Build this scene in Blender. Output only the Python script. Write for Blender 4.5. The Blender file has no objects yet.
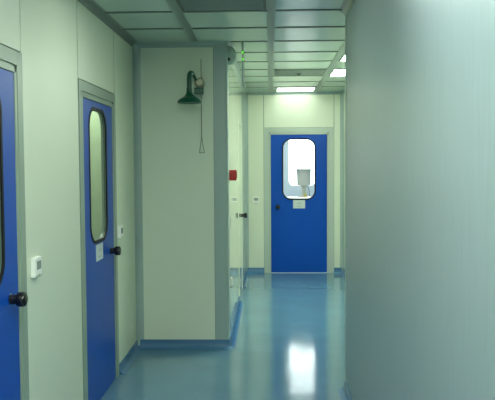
import bpy, bmesh, math
from math import pi, sin, cos
from mathutils import Vector, Matrix

sc = bpy.context.scene
COL = sc.collection

# ------------------------------------------------------------------ dimensions (metres; X right, Y into the corridor, Z up)
XL, XJ, XR, XRF = -1.183, -0.364, 0.540, 1.095     # left wall, jutting side wall, near right wall, far right wall
YB, YJ, YF, YR = -2.50, 6.252, 10.625, 5.096       # wall behind the camera, jutting wall, end wall, end of near right wall
Y2 = 13.10                                         # back wall of the room behind the end door
H = 2.70
T = 0.06                                           # partition thickness

# ------------------------------------------------------------------ materials
def mat(name, col, rough=0.4, metal=0.0, spec=0.5, noise=None, bump=None, emit=None):
    m = bpy.data.materials.new(name); m.use_nodes = True
    nt = m.node_tree; b = nt.nodes['Principled BSDF']
    b.inputs['Base Color'].default_value = (*col, 1)
    b.inputs['Roughness'].default_value = rough
    b.inputs['Metallic'].default_value = metal
    b.inputs['Specular IOR Level'].default_value = spec
    tc = nt.nodes.new('ShaderNodeTexCoord')
    def ntex(scale, stretch, detail=2.0):
        mp = nt.nodes.new('ShaderNodeMapping'); mp.inputs['Scale'].default_value = stretch
        nt.links.new(tc.outputs['Object'], mp.inputs['Vector'])
        n = nt.nodes.new('ShaderNodeTexNoise'); n.inputs['Scale'].default_value = scale
        n.inputs['Detail'].default_value = detail
        nt.links.new(mp.outputs['Vector'], n.inputs['Vector'])
        return n
    if noise:
        scale, stretch, amt = noise
        n = ntex(scale, stretch, 4.0)
        r = nt.nodes.new('ShaderNodeMapRange')
        r.inputs['From Min'].default_value = 0.3; r.inputs['From Max'].default_value = 0.7
        r.inputs['To Min'].default_value = 1 - amt; r.inputs['To Max'].default_value = 1 + amt
        nt.links.new(n.outputs['Fac'], r.inputs['Value'])
        mx = nt.nodes.new('ShaderNodeVectorMath'); mx.operation = 'SCALE'
        mx.inputs[0].default_value = col
        nt.links.new(r.outputs['Result'], mx.inputs['Scale'])
        nt.links.new(mx.outputs['Vector'], b.inputs['Base Color'])
    if bump:
        scale, stretch, dist = bump
        n = ntex(scale, stretch, 1.0)
        bp = nt.nodes.new('ShaderNodeBump'); bp.inputs['Strength'].default_value = 1.0
        bp.inputs['Distance'].default_value = dist
        nt.links.new(n.outputs['Fac'], bp.inputs['Height'])
        nt.links.new(bp.outputs['Normal'], b.inputs['Normal'])
    if emit:
        b.inputs['Emission Color'].default_value = (*emit[0], 1)
        b.inputs['Emission Strength'].default_value = emit[1]
    return m

def glass(name, tint=(0.95, 0.98, 0.97)):
    m = bpy.data.materials.new(name); m.use_nodes = True
    nt = m.node_tree; nt.nodes.clear()
    out = nt.nodes.new('ShaderNodeOutputMaterial'); mix = nt.nodes.new('ShaderNodeMixShader')
    tr = nt.nodes.new('ShaderNodeBsdfTransparent'); tr.inputs['Color'].default_value = (*tint, 1)
    gl = nt.nodes.new('ShaderNodeBsdfGlossy'); gl.inputs['Roughness'].default_value = 0.02
    fr = nt.nodes.new('ShaderNodeFresnel'); fr.inputs['IOR'].default_value = 1.45
    ge = nt.nodes.new('ShaderNodeNewGeometry'); mu = nt.nodes.new('ShaderNodeMath'); mu.operation = 'SUBTRACT'; mu.use_clamp = True
    nt.links.new(fr.outputs[0], mu.inputs[0]); nt.links.new(ge.outputs['Backfacing'], mu.inputs[1])   # only the outer face of a pane mirrors
    nt.links.new(mu.outputs[0], mix.inputs[0]); nt.links.new(tr.outputs[0], mix.inputs[1])
    nt.links.new(gl.outputs[0], mix.inputs[2]); nt.links.new(mix.outputs[0], out.inputs[0])
    return m

M = {}
M['panel'] = mat('panel_cream', (0.72, 0.785, 0.635), 0.40, noise=(1.2, (1, 1, 0.4), 0.015), bump=(1.6, (1, 1, 0.5), 0.0015))
M['side'] = mat('panel_glossy', (0.72, 0.785, 0.635), 0.05, spec=0.7, bump=(0.8, (1, 1, 0.4), 0.0008))
M['seal'] = mat('panel_joint', (0.07, 0.10, 0.08), 0.6)
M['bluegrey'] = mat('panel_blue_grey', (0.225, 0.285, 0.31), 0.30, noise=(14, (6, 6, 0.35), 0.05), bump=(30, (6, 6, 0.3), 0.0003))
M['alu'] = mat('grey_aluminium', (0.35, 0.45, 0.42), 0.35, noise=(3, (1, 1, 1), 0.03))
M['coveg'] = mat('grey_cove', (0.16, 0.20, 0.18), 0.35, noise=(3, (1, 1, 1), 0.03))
M['frame'] = mat('door_frame_grey_shaded', (0.28, 0.36, 0.29), 0.35, noise=(3, (1, 1, 0.3), 0.02))  # frame grey darkened in the colour for the lighting angle on the left
M['frame_end'] = mat('end_door_frame_lit', (0.47, 0.55, 0.48), 0.35, noise=(3, (1, 1, 0.3), 0.02))  # paler copy of the frame grey, brighter light and sheen put into the colour
M['blue'] = mat('door_blue', (0.002, 0.072, 0.43), 0.36, spec=0.2, noise=(2, (1, 1, 0.5), 0.04), bump=(2.0, (1, 1, 1), 0.001))
M['white_door'] = mat('door_pale', (0.72, 0.78, 0.82), 0.3, noise=(2, (1, 1, 1), 0.02))
M['floor'] = mat('floor_vinyl', (0.11, 0.235, 0.325), 0.10, spec=0.65, noise=(2.5, (1, 1, 1), 0.06), bump=(2.4, (1, 1.3, 1), 0.0011))
M['skirt'] = mat('skirting_vinyl', (0.065, 0.18, 0.33), 0.14, noise=(3, (1, 1, 1), 0.06), bump=(9, (1, 1, 1), 0.001))
M['ceil'] = mat('ceiling_panel', (0.57, 0.69, 0.61), 0.25, spec=0.4, noise=(1.3, (1, 1, 1), 0.04), bump=(1.4, (1.6, 0.6, 1), 0.003))
M['rail'] = mat('ceiling_rail', (0.24, 0.30, 0.27), 0.4, noise=(4, (1, 1, 1), 0.03))
M['bar'] = mat('ceiling_joint', (0.11, 0.14, 0.12), 0.5, noise=(4, (1, 1, 1), 0.03))
M['vent'] = mat('vent_mesh', (0.27, 0.33, 0.30), 0.5, noise=(200, (1, 1, 1), 0.15))
for nm, st in (('lamp_near', 11.5), ('lamp_mid', 22.0), ('lamp_back', 46.0), ('lamp_recess', 64.0), ('lamp_end', 4.5), ('lamp_left_room', 22.0)):
    M[nm] = mat(nm, (0.9, 0.9, 0.85), 0.5, emit=((0.91, 1.0, 0.88), st), noise=(2, (1, 1, 1), 0.01))
M['lamp_room'] = mat('lamp_diffuser_cool', (0.9, 0.9, 0.9), 0.5, emit=((0.97, 1.0, 0.97), 34.0), noise=(2, (1, 1, 1), 0.01))
M['daylit'] = mat('daylit_pane', (0.9, 0.9, 0.9), 0.3, emit=((0.95, 0.98, 1.0), 4.6), noise=(2, (1, 1, 1), 0.01))
M['liner'] = mat('window_liner', (0.18, 0.25, 0.20), 0.4, noise=(5, (1, 1, 1), 0.03))
M['glass'] = glass('clear_glass')
M['black'] = mat('black_rubber', (0.012, 0.013, 0.014), 0.6, spec=0.2, noise=(20, (1, 1, 1), 0.1))
M['knob'] = mat('black_plastic', (0.008, 0.008, 0.009), 0.25, noise=(20, (1, 1, 1), 0.1))
M['paper'] = mat('paper', (0.60, 0.68, 0.66), 0.6, noise=(8, (1, 1, 1), 0.02))
M['ink'] = mat('ink', (0.22, 0.28, 0.30), 0.7, noise=(40, (1, 1, 1), 0.1))
M['white'] = mat('white_plastic', (0.88, 0.90, 0.84), 0.35, noise=(8, (1, 1, 1), 0.02))
M['screen'] = mat('grey_screen', (0.30, 0.35, 0.33), 0.25, noise=(8, (1, 1, 1), 0.05))
M['red'] = mat('red_plastic', (0.50, 0.012, 0.012), 0.35, noise=(8, (1, 1, 1), 0.04))
M['redf'] = mat('dark_red_plastic', (0.25, 0.02, 0.02), 0.35, noise=(8, (1, 1, 1), 0.04))
M['green'] = mat('green_enamel', (0.003, 0.092, 0.050), 0.3, noise=(12, (1, 1, 1), 0.06))
M['greensign'] = mat('green_sign', (0.006, 0.11, 0.075), 0.45, noise=(12, (1, 1, 1), 0.05))
M['signmark'] = mat('sign_mark', (0.16, 0.33, 0.27), 0.5, noise=(12, (1, 1, 1), 0.05))
M['brass'] = mat('dull_brass', (0.34, 0.34, 0.24), 0.35, metal=0.5, noise=(25, (1, 1, 1), 0.2))
M['steel'] = mat('dull_steel', (0.20, 0.22, 0.16), 0.35, metal=0.5, noise=(25, (1, 1, 1), 0.1))
M['acrylic'] = glass('tinted_acrylic', (0.62, 0.74, 0.74))
M['led'] = mat('green_light', (0.1, 0.6, 0.05), 0.3, emit=((0.16, 1.0, 0.02), 1.6), noise=(9, (1, 1, 1), 0.01))
M['dome'] = mat('grey_dome', (0.56, 0.64, 0.58), 0.22, noise=(18, (1, 1, 1), 0.18))
M['pot'] = mat('grey_pot', (0.58, 0.58, 0.50), 0.4, noise=(6, (1, 1, 1), 0.04))
M['cream'] = mat('cream_plastic', (0.72, 0.72, 0.58), 0.4, noise=(6, (1, 1, 1), 0.04))
M['yellow'] = mat('yellow_plastic', (0.68, 0.62, 0.16), 0.4, noise=(6, (1, 1, 1), 0.04))
M['tan'] = mat('tan_base', (0.42, 0.32, 0.20), 0.5, noise=(6, (1, 1, 1), 0.08))
M['room'] = mat('room_wall', (0.58, 0.70, 0.45), 0.45, noise=(2, (1, 1, 1), 0.02))
M['roomw'] = mat('room_wall_pale', (0.66, 0.75, 0.80), 0.45, noise=(2, (1, 1, 1), 0.02))

# ------------------------------------------------------------------ mesh builder
class MB:
    def __init__(self): self.bm = bmesh.new(); self.mi = 0
    def _tag(self, faces):
        for f in faces: f.material_index = self.mi
    def box(self, x0, x1, y0, y1, z0, z1, bev=0.0):
        r = bmesh.ops.create_cube(self.bm, size=1.0); vs = r['verts']
        for v in vs:
            v.co = Vector(((x0+x1)/2 + v.co.x*(x1-x0), (y0+y1)/2 + v.co.y*(y1-y0), (z0+z1)/2 + v.co.z*(z1-z0)))
        fs = list({f for v in vs for f in v.link_faces}); self._tag(fs)
        if bev > 0:
            es = list({e for v in vs for e in v.link_edges})
            rr = bmesh.ops.bevel(self.bm, geom=es, offset=bev, segments=2, affect='EDGES', profile=0.6)
            self._tag(rr['faces'])
        return self
    def extrude(self, poly, a, b):
        """closed 3-D outline poly (list of Vector) swept from offset a to offset b"""
        n = len(poly)
        va = [self.bm.verts.new(Vector(p) + Vector(a)) for p in poly]
        vb = [self.bm.verts.new(Vector(p) + Vector(b)) for p in poly]
        fs = [self.bm.faces.new((va[i], va[(i+1) % n], vb[(i+1) % n], vb[i])) for i in range(n)]
        fs.append(self.bm.faces.new(va)); fs.append(self.bm.faces.new(vb[::-1]))
        self._tag(fs); return self
    def holed(self, outer, inner, y0, y1):
        """plate in XZ with a hole; outer / inner loops of (x, z); y0 front, y1 back"""
        loops = {}
        for y in (y0, y1):
            es = []
            for key, lp in (('o', outer), ('i', inner)):
                vs = [self.bm.verts.new((p[0], y, p[1])) for p in lp]
                loops[key, y] = vs
                es += [self.bm.edges.new((vs[i], vs[(i+1) % len(vs)])) for i in range(len(vs))]
            r = bmesh.ops.triangle_fill(self.bm, use_beauty=True, use_dissolve=False, edges=es)
            self._tag([g for g in r['geom'] if isinstance(g, bmesh.types.BMFace)])
        for key in 'oi':
            a, b = loops[key, y0], loops[key, y1]; n = len(a)
            self._tag([self.bm.faces.new((a[i], a[(i+1) % n], b[(i+1) % n], b[i])) for i in range(n)])
        return self
    def ring(self, outer, inner, y0, y1):
        """plate between two loops with the same point count"""
        n = len(outer); L = []
        for y in (y0, y1):
            L.append(([self.bm.verts.new((p[0], y, p[1])) for p in outer], [self.bm.verts.new((p[0], y, p[1])) for p in inner]))
        fs = []
        for i in range(n):
            j = (i+1) % n
            fs += [self.bm.faces.new((L[0][0][i], L[0][0][j], L[0][1][j], L[0][1][i])),
                   self.bm.faces.new((L[1][0][i], L[1][0][j], L[1][1][j], L[1][1][i])),
                   self.bm.faces.new((L[0][0][i], L[0][0][j], L[1][0][j], L[1][0][i])),
                   self.bm.faces.new((L[0][1][i], L[0][1][j], L[1][1][j], L[1][1][i]))]
        self._tag(fs); return self
    def lathe(self, prof, origin, axis='Z', seg=32):
        """prof: list of (radius, height) along axis; radius 0 ends are closed to a point"""
        o = Vector(origin); rows = []
        for r, h in prof:
            row = []
            for k in range(1 if r < 1e-6 else seg):
                a = 2*pi*k/seg
                p = {'Z': (r*cos(a), r*sin(a), h), 'Y': (r*cos(a), h, r*sin(a)), 'X': (h, r*cos(a), r*sin(a))}[axis]
                row.append(self.bm.verts.new(o + Vector(p)))
            rows.append(row)
        fs = []
        for A, B in zip(rows, rows[1:]):
            for k in range(seg):
                j = (k+1) % seg
                if len(A) == 1 and len(B) == 1: continue
                if len(A) == 1: fs.append(self.bm.faces.new((A[0], B[k], B[j])))
                elif len(B) == 1: fs.append(self.bm.faces.new((A[k], A[j], B[0])))
                else: fs.append(self.bm.faces.new((A[k], A[j], B[j], B[k])))
        if len(rows[0]) > 1: fs.append(self.bm.faces.new(rows[0]))
        if len(rows[-1]) > 1: fs.append(self.bm.faces.new(rows[-1]))
        self._tag(fs); return self
    def tube(self, pts, rad, seg=12):
        pts = [Vector(p) for p in pts]; n = len(pts); rows = []
        rads = rad if isinstance(rad, (list, tuple)) else [rad]*n
        up = None
        for i, p in enumerate(pts):
            t = (pts[min(i+1, n-1)] - pts[max(i-1, 0)]).normalized()
            if up is None:
                up = Vector((0, 0, 1)) if abs(t.z) < 0.9 else Vector((1, 0, 0))
            s = t.cross(up).normalized(); up = s.cross(t).normalized()
            rows.append([self.bm.verts.new(p + rads[i]*(cos(2*pi*k/seg)*s + sin(2*pi*k/seg)*up)) for k in range(seg)])
        fs = []
        for A, B in zip(rows, rows[1:]):
            for k in range(seg): fs.append(self.bm.faces.new((A[k], A[(k+1) % seg], B[(k+1) % seg], B[k])))
        fs.append(self.bm.faces.new(rows[0])); fs.append(self.bm.faces.new(rows[-1]))
        self._tag(fs); return self
    def build(self, name, mats, parent=None, loc=None, smooth=False):
        bmesh.ops.recalc_face_normals(self.bm, faces=self.bm.faces[:])
        me = bpy.data.meshes.new(name); self.bm.to_mesh(me); self.bm.free()
        for m in (mats if isinstance(mats, (list, tuple)) else [mats]): me.materials.append(M[m])
        if smooth:
            for p in me.polygons: p.use_smooth = True
            try: me.set_sharp_from_angle(angle=math.radians(38))
            except Exception: pass
        o = bpy.data.objects.new(name, me); COL.objects.link(o)
        if parent: o.parent = parent
        if loc: o.location = loc
        return o

def tag(o, label=None, cat=None, group=None, kind=None):
    if label: o['label'] = label
    if cat: o['category'] = cat
    if group: o['group'] = group
    if kind: o['kind'] = kind
    return o

def empty(name, loc, label, cat, rz=0.0, group=None, kind=None):
    o = bpy.data.objects.new(name, None); COL.objects.link(o)
    o.empty_display_size = 0.1
    o.location = loc; o.rotation_euler = (0, 0, rz)
    return tag(o, label, cat, group, kind)

def structure(mb, name, mats, label, cat, smooth=False, parent=None):
    return tag(mb.build(name, mats, parent, smooth=smooth), label, cat, None, 'structure')

def rrect(cx, cz, w, h, r, n=8):
    pts = []
    for (sx, sz, a0) in ((1, -1, -pi/2), (1, 1, 0), (-1, 1, pi/2), (-1, -1, pi)):
        ox, oz = cx + sx*(w/2-r), cz + sz*(h/2-r)
        for k in range(n+1):
            a = a0 + (pi/2)*k/n
            pts.append((ox + r*cos(a), oz + r*sin(a)))
    return pts

def rect(x0, x1, z0, z1): return [(x0, z0), (x1, z0), (x1, z1), (x0, z1)]

# ------------------------------------------------------------------ floor and ceiling
XW, XE = -3.30, 2.00
structure(MB().box(XW, XE, YB-T, Y2+0.9, -0.08, 0.0), 'floor', 'floor', 'glossy blue-grey vinyl floor of the corridor, mirroring the end door', 'floor')

ceiling = structure(MB().box(XW, XE, YB-T, Y2+0.9, H, H+0.08), 'ceiling', 'ceil',
                    'grey-green metal panel ceiling over the corridor, in square panels', 'ceiling')
PITCH, Y0 = 0.621, 5.025
for xc, w, y0, y1 in ((-0.637, 0.066, YB, YJ), (0.018, 0.062, YB, YF), (0.690, 0.062, YR, YF)):
    MB().box(xc-w/2, xc+w/2, y0, y1, H-0.006, H+0.001).build('ceiling_rail', 'rail', ceiling)
for k in range(-12, 9):
    y = Y0 + k*PITCH
    if y > YF-0.1: continue
    x0, x1 = (XL if y < YJ-0.02 else XJ), (XR if y < YR else XRF)
    MB().box(x0, x1, y-0.021, y+0.021, H-0.004, H+0.001).build('ceiling_joint', 'bar', ceiling)

# ------------------------------------------------------------------ walls (panels with fine joints)
G = 0.0032   # half width of a joint
def wall_y(segs, x_face, sgn, name, label, m='panel', G=0.0032):
    """wall whose face is the plane x = x_face, room on the side sgn; segs are (y0, y1, z0, z1) panels"""
    mb = MB()
    for (y0, y1, z0, z1) in segs:
        mb.mi = 0
        a, b = x_face, x_face - sgn*0.02
        mb.box(min(a, b), max(a, b), y0+G, y1-G, z0 + (G if z0 > 0 else 0), z1)
        mb.mi = 1
        a, b = x_face - sgn*0.006, x_face - sgn*T
        mb.box(min(a, b), max(a, b), y0, y1, z0, z1)
    return structure(mb, name, [m, 'seal'], label, 'wall')
def wall_x(segs, y_face, name, label, m='panel', sgn=-1):
    mb = MB()
    for (x0, x1, z0, z1) in segs:
        mb.mi = 0
        a, b = y_face, y_face - sgn*0.02
        mb.box(x0+G, x1-G, min(a, b), max(a, b), z0 + (G if z0 > 0 else 0), z1)
        mb.mi = 1
        a, b = y_face - sgn*0.006, y_face - sgn*T
        mb.box(x0, x1, min(a, b), max(a, b), z0, z1)
    return structure(mb, name, [m, 'seal'], label, 'wall')

LEAF_W, LEAF_H, FR = 0.830, 2.062, 0.105           # leaf and frame width
OPW, OPH = LEAF_W + 2*FR, LEAF_H + FR              # whole opening
D1C, D2C, D3C, D4C = 2.875, 4.930, 0.436, 8.840    # door centres along their walls
def rng(c): return c-OPW/2, c+OPW/2
a1, b1 = rng(D1C); a2, b2 = rng(D2C); a3, b3 = rng(D3C); a4, b4 = rng(D4C)

wall_y([(YB, -1.0, 0, H), (-1.0, 0.2, 0, H), (0.2, a1, 0, H), (a1, b1, OPH, H), (b1, a2, 0, H), (a2, b2, OPH, H), (b2, YJ, 0, H)],
       XL, 1, 'wall_left', 'pale green panel wall on the left with two blue doors', G=0.008)
wall_x([(XL-T, -0.485, 0, H), (-0.485, XJ-0.05, 0, H)], YJ, 'wall_partition', 'pale green wall panel jutting out from the left, behind the green shower')
wall_y([(YJ+T, 7.3, 0, H), (7.3, a4, 0, H), (a4, b4, OPH, H), (b4, YF, 0, H)], XJ, 1, 'wall_side',
       'glossy side wall past the jutting corner, with a red alarm box', m='side')
wall_x([(XJ-T, a3, 0, H), (a3, b3, OPH, H), (b3, XRF+T, 0, H)], YF, 'wall_end', 'bright cream wall at the end of the corridor around the blue door')
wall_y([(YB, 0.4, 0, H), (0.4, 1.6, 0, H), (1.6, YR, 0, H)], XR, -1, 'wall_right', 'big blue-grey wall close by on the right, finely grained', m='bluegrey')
wall_x([(XR+T, XRF+T, 0, H)], YR-0.0, 'wall_right_return', 'return wall behind the near right wall end', sgn=1)
wall_y([(YR, 7.4, 0, H), (7.4, YF, 0, H)], XRF, -1, 'wall_right_recess', 'narrow strip of cream wall right of the end door')
wall_x([(XL-T, XR+T, 0, H)], YB, 'wall_behind', 'wall closing the corridor behind the camera', sgn=1)
# rooms behind the glazed doors
def room_wall(name, label, m, *b): structure(MB().box(*b), name, m, label, 'wall')
room_wall('wall_dark_room_back', 'wall of the unlit room behind the nearest left door', 'room', XW, XW+T, 0.6, 3.84, 0, H)
room_wall('wall_dark_room_near', 'near wall of the unlit room behind the nearest left door', 'room', XW, XL-T, 0.54, 0.60, 0, H)
room_wall('wall_left_rooms', 'partition between the two rooms on the left', 'room', XW, XL-T, 3.84, 3.90, 0, H)
room_wall('wall_lit_room_back', 'back wall of the lit room behind the second left door', 'room', XW, XW+T, 3.90, YJ, 0, H)
room_wall('wall_lit_room_end', 'pale green wall seen through the second left door window', 'room', XW, XL-T, YJ, YJ+T, 0, H)
room_wall('wall_far_room_left', 'left wall of the bright room behind the end door', 'roomw', -0.95, -0.89, YF+T, Y2, 0, H)
room_wall('wall_far_room_right', 'right wall of the bright room behind the end door', 'roomw', XE-T, XE, YF+T, Y2, 0, H)
D5C, W1, Z1, Z2 = 0.594, 0.56, 1.15, 2.66
mb = MB()
mb.box(-0.95, D5C-W1/2, Y2, Y2+T, 0, H); mb.box(D5C+W1/2, XE, Y2, Y2+T, 0, H)
mb.box(D5C-W1/2, D5C+W1/2, Y2, Y2+T, 0, Z1); mb.box(D5C-W1/2, D5C+W1/2, Y2, Y2+T, Z2, H)
structure(mb, 'wall_far_room_back', 'roomw', 'pale wall of the bright room, seen through the end door window', 'wall')
mb = MB(); mb.box(-0.95, XJ-T, YF, YF+T, 0, H); mb.box(XRF+T, XE, YF, YF+T, 0, H)
structure(mb, 'wall_far_room_front', 'roomw', 'front wall of the bright room beside the end wall', 'wall')

# ------------------------------------------------------------------ trims: ceiling coves, posts, skirtings
def cove_profile(c, n=8):
    """(out, down) outline of a concave quarter cove"""
    return [(0, 0), (0, c)] + [(c - c*cos(a), c - c*sin(a)) for a in [pi/2*k/n for k in range(1, n)]] + [(c, 0)]
def skirt_profile(n=6):
    h, t, r = 0.078, 0.008, 0.046
    return [(0, 0), (0, h), (t*0.5, h), (t, h-0.004)] + [(t + r - r*cos(pi/2*k/n), r - r*sin(pi/2*k/n) + 0.003) for k in range(n+1)] + [(t+r, 0)]
RC = 0.018
TRN = [0]
def run(prof, up, a, b, out, m, label, cat):
    """profile swept from a to b (x, y); out = unit (x, y) into the room; up True: skirting, False: cove"""
    TRN[0] += 1
    z = (lambda d: d) if up else (lambda d: H - d)
    poly = [Vector((a[0] + out[0]*o, a[1] + out[1]*o, z(d))) for o, d in prof]
    mb = MB().extrude(poly, (0, 0, 0), (b[0]-a[0], b[1]-a[1], 0))
    nm = ('baseboard_%d' if up else 'trim_%d') % TRN[0]
    return structure(mb, nm, m, label, cat, smooth=True)
C = cove_profile(0.050)
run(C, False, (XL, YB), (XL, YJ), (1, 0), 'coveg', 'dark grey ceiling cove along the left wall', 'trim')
run(C, False, (XL, YJ), (XJ-RC, YJ), (0, -1), 'alu', 'grey cove on top of the jutting wall above the shower', 'trim')
run(C, False, (XJ, YJ+RC), (XJ, YF), (1, 0), 'alu', 'cove along the top of the glossy side wall', 'trim')
run(C, False, (XJ, YF), (XRF, YF), (0, -1), 'alu', 'grey cove on top of the end wall', 'trim')
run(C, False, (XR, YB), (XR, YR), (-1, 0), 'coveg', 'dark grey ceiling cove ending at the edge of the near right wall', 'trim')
run(C, False, (XRF, YR), (XRF, YF), (-1, 0), 'alu', 'cove along the recessed right wall', 'trim')
# coves turning round the jutting corner
def corner_sweep(prof, up, m, name, label):
    mb = MB(); n = 8; cx, cy, r = XJ-RC, YJ+RC, RC
    rows = []
    for k in range(n+1):
        a = -pi/2 + pi/2*k/n
        rows.append([mb.bm.verts.new((cx + (r+o)*cos(a), cy + (r+o)*sin(a), d if up else H-d)) for o, d in prof])
    q = len(prof)
    for A, B in zip(rows, rows[1:]):
        for i in range(q): mb.bm.faces.new((A[i], A[(i+1) % q], B[(i+1) % q], B[i]))
    mb.bm.faces.new(rows[0]); mb.bm.faces.new(rows[-1])
    structure(mb, name, m, label, 'trim', smooth=True)
corner_sweep(C, False, 'alu', 'trim_20', 'rounded cove piece at the top of the jutting corner')
# upright posts
def post(name, poly, m, label):
    structure(MB().extrude([Vector((x, y, 0)) for x, y in poly], (0, 0, 0), (0, 0, H)), name, m, label, 'trim', smooth=True)
arc = [(XJ-RC + RC*cos(a), YJ+RC + RC*sin(a)) for a in [-pi/2 + pi/2*k/8 for k in range(9)]]
post('trim_21', [(-0.485, YJ-0.003), (XJ-RC, YJ-0.003)] + [(x+0.001, y-0.001) for x, y in arc] + [(XJ+0.002, YJ+0.13), (XJ-0.008, YJ+0.13), (XJ-0.06, YJ+0.06), (-0.485, YJ+0.012)],
     'alu', 'grey rounded aluminium corner post of the jutting wall')
post('trim_22', [(XL-0.001, YJ+0.001)] + [(XL + 0.06 - 0.06*cos(a), YJ - 0.06 + 0.06*sin(a)) for a in [pi/2*k/8 for k in range(9)]], 'alu', 'grey cove post in the corner of left wall and jutting wall')
post('trim_23', [(XJ-0.001, YF+0.001)] + [(XJ + 0.05 - 0.05*cos(a), YF - 0.05 + 0.05*sin(a)) for a in [pi/2*k/8 for k in range(9)]], 'alu', 'grey cove post at the far left corner beside the end wall')
post('trim_24', [(XRF+0.001, YF+0.001)] + [(XRF - 0.05 + 0.05*cos(a), YF - 0.05 + 0.05*sin(a)) for a in [pi/2*k/8 for k in range(9)]], 'alu', 'grey cove post at the far right corner beside the end wall')
rr = 0.028
post('trim_25', [(XR-0.003, YR-0.07), (XR-0.003, YR+0.001), (XR+T, YR+0.001), (XR+T, YR-0.003), (XR+0.003, YR-0.003), (XR+0.003, YR-0.07)], 'alu', 'thin grey edge strip on the end of the near right wall')
# skirtings
S = skirt_profile()
run(S, True, (XL, YB), (XL, a1), (1, 0), 'skirt', 'blue coved skirting before the nearest left door', 'skirting')
run(S, True, (XL, b1), (XL, a2), (1, 0), 'skirt', 'blue coved skirting between the two left doors', 'skirting')
run(S, True, (XL, b2), (XL, YJ), (1, 0), 'skirt', 'blue coved skirting between second left door and jutting wall', 'skirting')
run(S, True, (XL, YJ-0.003), (XJ-RC, YJ-0.003), (0, -1), 'skirt', 'blue coved skirting below the green shower', 'skirting')
corner_sweep(S, True, 'skirt', 'baseboard_30', 'blue skirting bent round the jutting corner')
run(S, True, (XJ+0.001, YJ+RC), (XJ+0.001, a4), (1, 0), 'skirt', 'bright blue skirting running along the glossy side wall', 'skirting')
run(S, True, (XJ, b4), (XJ, YF), (1, 0), 'skirt', 'short skirting beyond the glossy side door', 'skirting')
run(S, True, (XJ, YF), (a3, YF), (0, -1), 'skirt', 'blue skirting left of the end door', 'skirting')
run(S, True, (b3, YF), (XRF, YF), (0, -1), 'skirt', 'short blue skirting right of the end door', 'skirting')
run(S, True, (XRF, YR), (XRF, YF), (-1, 0), 'skirt', 'skirting along the recessed right wall', 'skirting')
run(S, True, (XR, YB), (XR, YR), (-1, 0), 'skirt', 'blue coved skirting at the foot of the near right wall', 'skirting')

# ------------------------------------------------------------------ doors (local: x along the wall, -y into the corridor, z up)
def knob(parent, x, z, side):
    k = MB().lathe([(0.022, 0.0), (0.026, -0.003), (0.023, -0.005), (0.0225, -0.030), (0.029, -0.033), (0.033, -0.038), (0.034, -0.051),
                    (0.034, -0.062), (0.031, -0.070), (0.022, -0.0745), (0.0, -0.075)], (0, 0, 0), 'Y', 24)
    return tag(k.build('door_knob', 'knob', parent, (x, 0, z), smooth=True), 'black round knob on a short stem')

def make_door(name, loc, rz, label, leaf_m, frame_m, win=None, knob_x=None, notice=None, pane_m='glass', sill=False, knob_z=0.995):
    d = empty(name, loc, label, 'door', rz, kind='structure')
    hw = LEAF_W/2
    # frame: jambs and head
    fr = MB(); g = 0.004; dp = 0.055
    for s in (-1, 1):
        def bx(a, b, y0, y1, z0, z1): fr.box(min(s*a, s*b), max(s*a, s*b), y0, y1, z0, z1, 0.0015)
        bx(hw+g, hw+FR, 0.004, dp, 0.0, LEAF_H+FR)
        bx(hw+0.036, hw+FR, -0.006, 0.006, 0.0, LEAF_H+FR)
        bx(hw+g, hw+0.033, -0.003, 0.006, 0.0, LEAF_H+0.031)
        bx(hw-0.010, hw+g, 0.0355, dp, 0.0, LEAF_H+g)
    fr.box(-hw-FR, hw+FR, 0.004, dp, LEAF_H+g, LEAF_H+FR)
    fr.box(-hw-0.036, hw+0.036, -0.006, 0.006, LEAF_H+0.040, LEAF_H+FR, 0.0015)
    fr.box(-hw-0.031, hw+0.031, -0.003, 0.006, LEAF_H+g, LEAF_H+0.031, 0.0015)
    fr.box(-hw, hw, 0.0355, dp, LEAF_H-0.010, LEAF_H+g)
    fr.build('door_frame', frame_m, d)
    # leaf
    lf = MB(); o = rect(-hw, hw, 0.006, LEAF_H)
    if win:
        wx, wz, ww, wh, wr = win
        lf.holed(o, rrect(wx, wz, ww, wh, wr), 0.0, 0.034)
        leaf = lf.build('door_leaf', leaf_m, d)
        gk = MB()
        gk.ring(rrect(wx, wz, ww+0.026, wh+0.026, wr+0.013), rrect(wx, wz, ww-0.016, wh-0.016, wr-0.008), -0.004, 0.004)
        gk.build('window_gasket', 'black', d)
        ln = MB().ring(rrect(wx, wz, ww-0.001, wh-0.001, wr-0.0005), rrect(wx, wz, ww-0.010, wh-0.010, wr-0.005), 0.004, 0.034)
        ln.build('window_liner', 'liner', d)
        pn = MB().extrude([Vector((x, 0, z)) for x, z in rrect(wx, wz, ww-0.0105, wh-0.0105, wr-0.005)], (0, 0.006, 0), (0, 0.010, 0))
        pn.build('window_pane', pane_m, d)
    else:
        lf.box(-hw, hw, 0.0, 0.034, 0.006, LEAF_H, 0.001)
        lf.build('door_leaf', leaf_m, d)
    if knob_x is not None: knob(d, knob_x, knob_z, 1)
    if notice:
        nx, nz, nw, nh = notice
        n = MB().box(nx-nw/2, nx+nw/2, -0.0016, 0.0, nz-nh/2, nz+nh/2).build('paper_notice', 'paper', d)
        tag(n, 'small whitish notice stuck below the window')
        ink = MB()
        for k, (u, v, w) in enumerate(((0.0, 0.018, 0.060), (0.004, 0.004, 0.040), (0.0, -0.030, 0.075))):
            ink.box(nx+u-w/2, nx+u+w/2, -0.0020, -0.0016, nz+v-0.0022, nz+v+0.0022)
        ink.build('printed_line', 'ink', n)
    if sill:
        MB().box(-hw, hw, -0.02, 0.05, 0.0, 0.005, 0.001).build('threshold', 'white', d)
    return d

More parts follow.
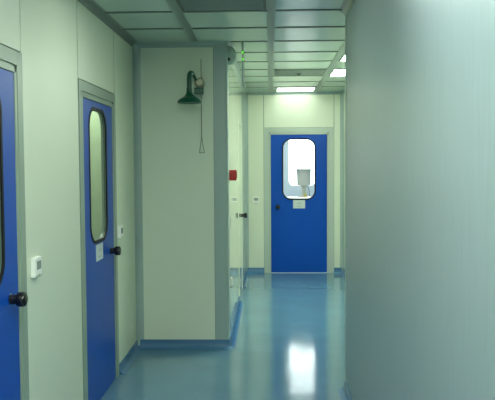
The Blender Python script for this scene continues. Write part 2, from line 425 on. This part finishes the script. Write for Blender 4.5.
WIN = (0.0, 1.550, 0.478, 0.892, 0.128)
make_door('door_1', (XL, D1C, 0), pi/2, 'nearest blue door on the left, cut off by the photo edge', 'blue', 'frame', WIN, LEAF_W/2-0.105, knob_z=1.025)
make_door('door_2', (XL, D2C, 0), pi/2, 'second blue door on the left wall, tall lit window and black knob', 'blue', 'frame',
          (-0.03, 1.560, 0.478, 0.900, 0.128), LEAF_W/2-0.105, (-0.036, 1.030, 0.200, 0.112))
make_door('door_3', (D3C, YF, 0), 0, 'bright blue door with rounded window at the end of the corridor', 'blue', 'frame_end', WIN, -LEAF_W/2+0.103,
          (0.002, 1.030, 0.178, 0.125), sill=True)
make_door('door_4', (XJ, D4C, 0), pi/2, 'glossy pale door in the side wall, seen nearly edge-on', 'side', 'side', None, LEAF_W/2-0.105, knob_z=0.972)
w1 = empty('window_1', (D5C, Y2, 0), 'brilliant daylit window with rounded corners, seen through the end door', 'window', kind='structure')
for (za, zb, pa, pb) in ((Z1, 2.315, 1.231, 2.275), (2.315, Z2, 2.355, 2.61)):
    cz, hh = (pa+pb)/2, pb-pa
    MB().holed(rect(-W1/2, W1/2, za, zb), rrect(0, cz, 0.475, hh, 0.09), 0.0, 0.05).build('window_frame', 'white_door', w1)
    MB().extrude([Vector((x, 0, z)) for x, z in rrect(0, cz, 0.473, hh-0.002, 0.089)], (0, 0.022, 0), (0, 0.030, 0)).build('window_pane', 'daylit', w1)

# ------------------------------------------------------------------ ceiling lamps and vents
def lamp(x0, x1, y0, y1, label, diff='lamp_near', z=H, group=None):
    cx, cy = (x0+x1)/2, (y0+y1)/2
    e = empty('ceiling_light', (cx, cy, z), label, 'ceiling light', group=group)
    a, b = (x1-x0)/2, (y1-y0)/2; f = 0.014
    fr = MB()
    fr.box(-a, a, -b, -b+f, -0.010, 0); fr.box(-a, a, b-f, b, -0.010, 0)
    fr.box(-a, -a+f, -b+f, b-f, -0.010, 0); fr.box(a-f, a, -b+f, b-f, -0.010, 0)
    fr.build('lamp_frame', 'rail', e)
    MB().box(-a+f, a-f, -b+f, b-f, -0.007, -0.001).build('diffuser', diff, e)
    return e
row = lambda k: (Y0 + k*PITCH + 0.020, Y0 + (k+1)*PITCH - 0.020)
lamp(0.100, 0.655, *row(8), 'square ceiling light just in front of the end wall, above the blue door', 'lamp_end')
lamp(0.730, 1.045, *row(5), 'ceiling light at top right, lower and wider one beside the right wall edge', 'lamp_recess')
lamp(0.730, 1.045, *row(3), 'ceiling light at top right, upper small sliver beside the right wall edge', 'lamp_recess')
lamp(-0.600, -0.017, *row(-2), 'lit ceiling light near the second left door', 'lamp_near')
lamp(0.060, 0.440, *row(-5), 'lit ceiling light close to the near right wall', 'lamp_mid')
lamp(-0.600, -0.017, *row(-6), 'lit ceiling light almost above the camera', 'lamp_back')
lamp(-0.600, -0.017, *row(-9), 'lit ceiling light behind the camera', 'lamp_back')
lamp(-1.9, -1.3, 5.55, 6.15, 'ceiling light of the room behind the second left door', 'lamp_left_room')
lamp(0.25, 0.85, 11.4, 12.0, 'ceiling light of the bright room behind the end door', 'lamp_room')

def vent(x0, x1, y0, y1, label):
    cx, cy = (x0+x1)/2, (y0+y1)/2; a, b = (x1-x0)/2, (y1-y0)/2
    e = empty('ceiling_vent', (cx, cy, H), label, 'ceiling vent')
    fr = MB(); f = 0.022
    fr.box(-a, a, -b, -b+f, -0.009, 0); fr.box(-a, a, b-f, b, -0.009, 0)
    fr.box(-a, -a+f, -b+f, b-f, -0.009, 0); fr.box(a-f, a, -b+f, b-f, -0.009, 0)
    fr.build('vent_frame', 'bar', e)
    p = MB().box(-a+f, a-f, -b+f, b-f, -0.005, 0)
    n = 18
    for k in range(n):
        y = -b + f + (2*b-2*f)*(k+0.5)/n
        p.box(-a+f, a-f, y-0.004, y+0.004, -0.008, -0.004)
    p.build('vent_grille', 'vent', e)
    return e
vent(-0.600, -0.017, *row(-1), 'dark recessed ceiling vent at the top edge, above the shower')
v = vent(0.060, 0.650, *row(5), 'grey ceiling vent with a small central knob, near the end door')
MB().lathe([(0.03, 0), (0.03, -0.012), (0.018, -0.03), (0, -0.034)], (0, 0, -0.007), 'Z', 20).build('vent_knob', 'bar', v, smooth=True)

# ------------------------------------------------------------------ emergency shower on the jutting wall
sx, sy = -0.672, 6.040
sh = empty('emergency_shower', (-0.600, YJ, 2.335), 'dark green emergency drench shower head with pull rod on the jutting wall', 'shower')
def L(x, y, z): return (x + 0.600, y - YJ, z - 2.335)
hd = MB()
prof = [(0.0, 0.016), (0.090, 0.004), (0.101, 0.0), (0.104, 0.008), (0.100, 0.020), (0.088, 0.033), (0.067, 0.045), (0.046, 0.057), (0.033, 0.072), (0.027, 0.090), (0.0255, 0.125), (0.0, 0.126)]
hd.lathe(prof, (0, 0, 0), 'Z', 40)
tag(hd.build('shower_head', 'green', sh, L(sx, sy, 2.150), smooth=True), 'bell-shaped green spray head')
def bez(p0, p1, p2, p3, n=14):
    p0, p1, p2, p3 = map(Vector, (p0, p1, p2, p3))
    return [((1-t)**3)*p0 + 3*t*(1-t)**2*p1 + 3*t*t*(1-t)*p2 + t**3*p3 for t in [k/n for k in range(n+1)]]
pts = [Vector(L(sx, sy, 2.31))] + bez(L(sx, sy, 2.345), L(sx+0.002, sy, 2.430), L(sx+0.018, sy+0.050, 2.420), L(-0.622, 6.150, 2.350), 20)
MB().tube([Vector(L(sx, sy, 2.255))] + pts, [0.0225]*14 + [0.0225-0.0016*k for k in range(1, 10)], 14).build('supply_arm', 'green', sh, smooth=True)
vl = MB()
vl.lathe([(0.045, 0.0), (0.045, -0.010), (0.024, -0.016), (0.022, -0.050), (0.036, -0.055), (0.041, -0.095), (0.026, -0.115), (0.0, -0.116)], (0, 0, 0), 'Y', 24)
vl.box(-0.042, 0.040, -0.098, -0.062, -0.020, 0.022, 0.006)
tag(vl.build('valve', 'brass', sh, L(-0.602, YJ, 2.335), smooth=True), 'dull brass ball valve at the wall')
lever = MB().box(-0.006, 0.030, -0.112, -0.104, -0.006, 0.040, 0.002).box(0.012, 0.030, -0.118, -0.098, 0.030, 0.044, 0.003)
lever.build('valve_lever', 'steel', sh, L(-0.602, YJ, 2.335))
sg = MB().box(-0.040, 0.040, -0.004, 0.0, -0.028, 0.028, 0.001).box(-0.005, 0.005, 0.0, 0.040, 0.010, 0.020)
sgo = sg.build('sign_plate', 'greensign', sh, L(-0.603, YJ-0.104, 2.264)); tag(sgo, 'small green sign plate under the valve')
MB().box(-0.004, 0.004, -0.100, -0.070, 0.018, 0.060).build('sign_bracket', 'steel', sh, L(-0.603, YJ, 2.264))
mk = MB()
for x, w, z, h in ((-0.027, 0.006, 0.002, 0.020), (-0.014, 0.006, 0.002, 0.020), (0.0, 0.006, 0.002, 0.020), (0.014, 0.006, 0.002, 0.020), (0.027, 0.006, 0.002, 0.020), (0.0, 0.056, -0.016, 0.003)):
    mk.box(x-w/2, x+w/2, -0.0046, -0.0040, z-h/2, z+h/2)
mk.build('sign_mark', 'signmark', sgo)
rx, ry = -0.583, YJ-0.108
MB().tube([L(rx, ry, 2.535), L(rx, ry, 1.860)], 0.0032, 8).build('pull_rod', 'steel', sh, smooth=True)
tri = MB(); A, B, Cc = L(rx, ry, 1.870), L(rx-0.020, ry, 1.732), L(rx+0.022, ry, 1.732)
for p, q in ((A, B), (B, Cc), (Cc, A)): tri.tube([p, q], 0.0028, 8)
tag(tri.build('pull_handle', 'steel', sh, smooth=True), 'narrow triangular wire handle')

# ------------------------------------------------------------------ wall controllers
def controller(loc, rz, label):
    e = empty('room_controller', loc, label, 'wall controller', rz, group='white room controllers beside the doors')
    MB().box(-0.050, 0.050, -0.023, 0.002, -0.049, 0.049, 0.005).build('housing', 'white', e)
    MB().box(-0.030, 0.034, -0.0245, -0.0225, -0.012, 0.030, 0.0008).build('display', 'screen', e)
    MB().box(-0.020, 0.020, -0.0242, -0.0225, -0.043, -0.034, 0.0006).build('button', 'pot', e)
    return e
controller((XL, 3.525, 1.125), pi/2, 'white wall controller with grey display right of the nearest left door')
controller((XL, 5.540, 1.108), pi/2, 'white wall controller right of the second left door')
controller((-0.204, YF, 1.098), 0, 'small white wall controller left of the end door')

# ------------------------------------------------------------------ things on and over the glossy side wall
e = empty('fire_alarm_box', (XJ, 6.520, 1.532), 'small red fire alarm box on the glossy side wall', 'fire alarm', pi/2)
MB().box(-0.045, 0.045, -0.062, 0.002, -0.048, 0.048, 0.005).build('housing', 'red', e)
MB().box(-0.030, 0.030, -0.066, -0.060, -0.030, 0.030, 0.002).build('push_plate', 'redf', e)
for z, lb in ((1.088, 'white wall switch on the glossy side wall below the red box'), (0.53, 'white low socket on the glossy side wall near the floor')):
    e = empty('wall_socket', (XJ, 6.640, z), lb, 'switch' if z > 1 else 'socket', pi/2)
    MB().box(-0.040, 0.040, -0.011, 0.0, -0.040, 0.040, 0.003).build('plate', 'white', e)
    MB().box(-0.022, 0.022, -0.014, -0.010, -0.022, 0.022, 0.001).build('rocker' if z > 1 else 'socket_insert', 'cream', e)

e = empty('ceiling_corner_lamp', (XJ, 6.365, 2.612), 'grey domed fitting high on the jutting corner, unlit', 'wall lamp', pi/2)
MB().box(-0.050, 0.050, -0.012, 0.0, -0.105, 0.070, 0.004).build('back_plate', 'alu', e)
dm = MB(); rows = []
nU, nV = 20, 10
for j in range(nV+1):
    t = pi/2*j/nV; row_ = []
    for i in range(nU):
        a = 2*pi*i/nU
        row_.append(dm.bm.verts.new((0.045*cos(a)*cos(t), -0.010 - 0.066*sin(t), -0.016 + (0.082 if sin(a) > 0 else 0.092)*sin(a)*cos(t)) if j < nV else (0, 0, 0)))
    rows.append(row_)
top = dm.bm.verts.new((0, -0.076, -0.016))
for v in rows[-1]: dm.bm.verts.remove(v)
rows = rows[:-1]
for A, B in zip(rows, rows[1:]):
    for i in range(nU): dm.bm.faces.new((A[i], A[(i+1) % nU], B[(i+1) % nU], B[i]))
for i in range(nU): dm.bm.faces.new((rows[-1][i], rows[-1][(i+1) % nU], top))
dm.bm.faces.new(rows[0])
dm.build('dome_cover', 'dome', e, smooth=True)
MB().box(-0.056, -0.049, -0.020, -0.004, -0.070, -0.045, 0.002).build('catch', 'black', e)

e = empty('hanging_sign', (-0.231, 6.430, H), 'thin acrylic sign hung from the ceiling, edge-on, with two green lights', 'sign')
MB().box(-0.012, 0.012, -0.13, 0.13, -0.045, 0.0, 0.002).build('mounting_rail', 'alu', e)
MB().box(-0.007, 0.007, -0.13, 0.13, -0.370, -0.045, 0.001).build('sign_panel', 'acrylic', e)
for z in (-0.090, -0.150):
    l = MB().lathe([(0.009, 0), (0.009, -0.004), (0.005, -0.009), (0, -0.010)], (0, 0, 0), 'Y', 16).build('indicator_light', 'led', e, (0, -0.130, z), smooth=True)
    l['label'] = 'green indicator light'
MB().box(-0.008, 0.008, -0.134, -0.130, -0.370, -0.045, 0.001).build('edge_strip', 'alu', e)

# ------------------------------------------------------------------ behind the end door window: table with a pot on a stand
tx, ty, tz = 0.52, 12.20, 1.062
t = empty('round_table', (tx, ty, 0), 'round white tabletop seen at the bottom of the end door window', 'table')
MB().lathe([(0, tz-0.03), (0.285, tz-0.03), (0.295, tz-0.022), (0.295, tz-0.006), (0.288, tz), (0, tz)], (0, 0, 0), 'Z', 48).build('tabletop', 'white', t, smooth=True)
MB().lathe([(0, 0.02), (0.035, 0.02), (0.035, tz-0.03), (0, tz-0.03)], (0, 0, 0), 'Z', 24).build('column', 'alu', t, smooth=True)
MB().lathe([(0, 0), (0.24, 0), (0.24, 0.012), (0.06, 0.03), (0, 0.03)], (0, 0, 0), 'Z', 40).build('foot', 'alu', t, smooth=True)
px = 0.585
p = empty('sampling_pot', (px, ty, tz), 'grey cylindrical pot on a cream stand, seen through the end door window', 'pot')
MB().lathe([(0, 0.200), (0.106, 0.200), (0.117, 0.212), (0.122, 0.465), (0.132, 0.468), (0.132, 0.482), (0.116, 0.482), (0.112, 0.235), (0, 0.230)], (0, 0, 0), 'Z', 40).build('pot_body', 'pot', p, smooth=True)
MB().lathe([(0, 0.012), (0.050, 0.012), (0.046, 0.060), (0.040, 0.120), (0.050, 0.200), (0, 0.200)], (0, 0, 0), 'Z', 28).build('stand_stem', 'cream', p, smooth=True)
MB().lathe([(0, 0), (0.085, 0), (0.085, 0.010), (0.05, 0.014), (0, 0.014)], (-0.02, 0, 0), 'Z', 32).build('stand_base', 'tan', p, smooth=True)
MB().lathe([(0, 0), (0.024, 0), (0.028, 0.03), (0.016, 0.055), (0, 0.058)], (0.022, -0.062, 0.012), 'Z', 20).build('tap', 'yellow', p, smooth=True)
MB().tube(bez((0.050, -0.05, 0.195), (0.12, -0.06, 0.10), (0.06, -0.06, 0.10), (0.105, -0.06, 0.006), 16), 0.0045, 8).build('cable', 'black', p, smooth=True)

# ------------------------------------------------------------------ world, camera, colour
w = bpy.data.worlds.new('World'); sc.world = w; w.use_nodes = True
w.node_tree.nodes['Background'].inputs[0].default_value = (0.5, 0.6, 0.6, 1)
w.node_tree.nodes['Background'].inputs[1].default_value = 0.3

cam = bpy.data.cameras.new('Camera'); co = bpy.data.objects.new('Camera', cam); COL.objects.link(co)
F = Vector((-0.03107281, 0.99822963, -0.05071579)); R = Vector((0.99950785, 0.03081391, -0.00587916)); U = R.cross(F)
m = Matrix((R, U, -F)).transposed().to_4x4(); m.translation = (0, 0, 1.6354)
co.matrix_world = m
cam.sensor_width = 36.0; cam.sensor_fit = 'HORIZONTAL'; cam.lens = 36.0*712.96/495.0
cam.clip_start = 0.02; cam.clip_end = 100
sc.camera = co

sc.view_settings.view_transform = 'Standard'; sc.view_settings.look = 'None'
sc.view_settings.gamma = 1.0; sc.view_settings.use_curve_mapping = False
sc.view_settings.exposure = 0.0
sc.cycles.use_denoising = True
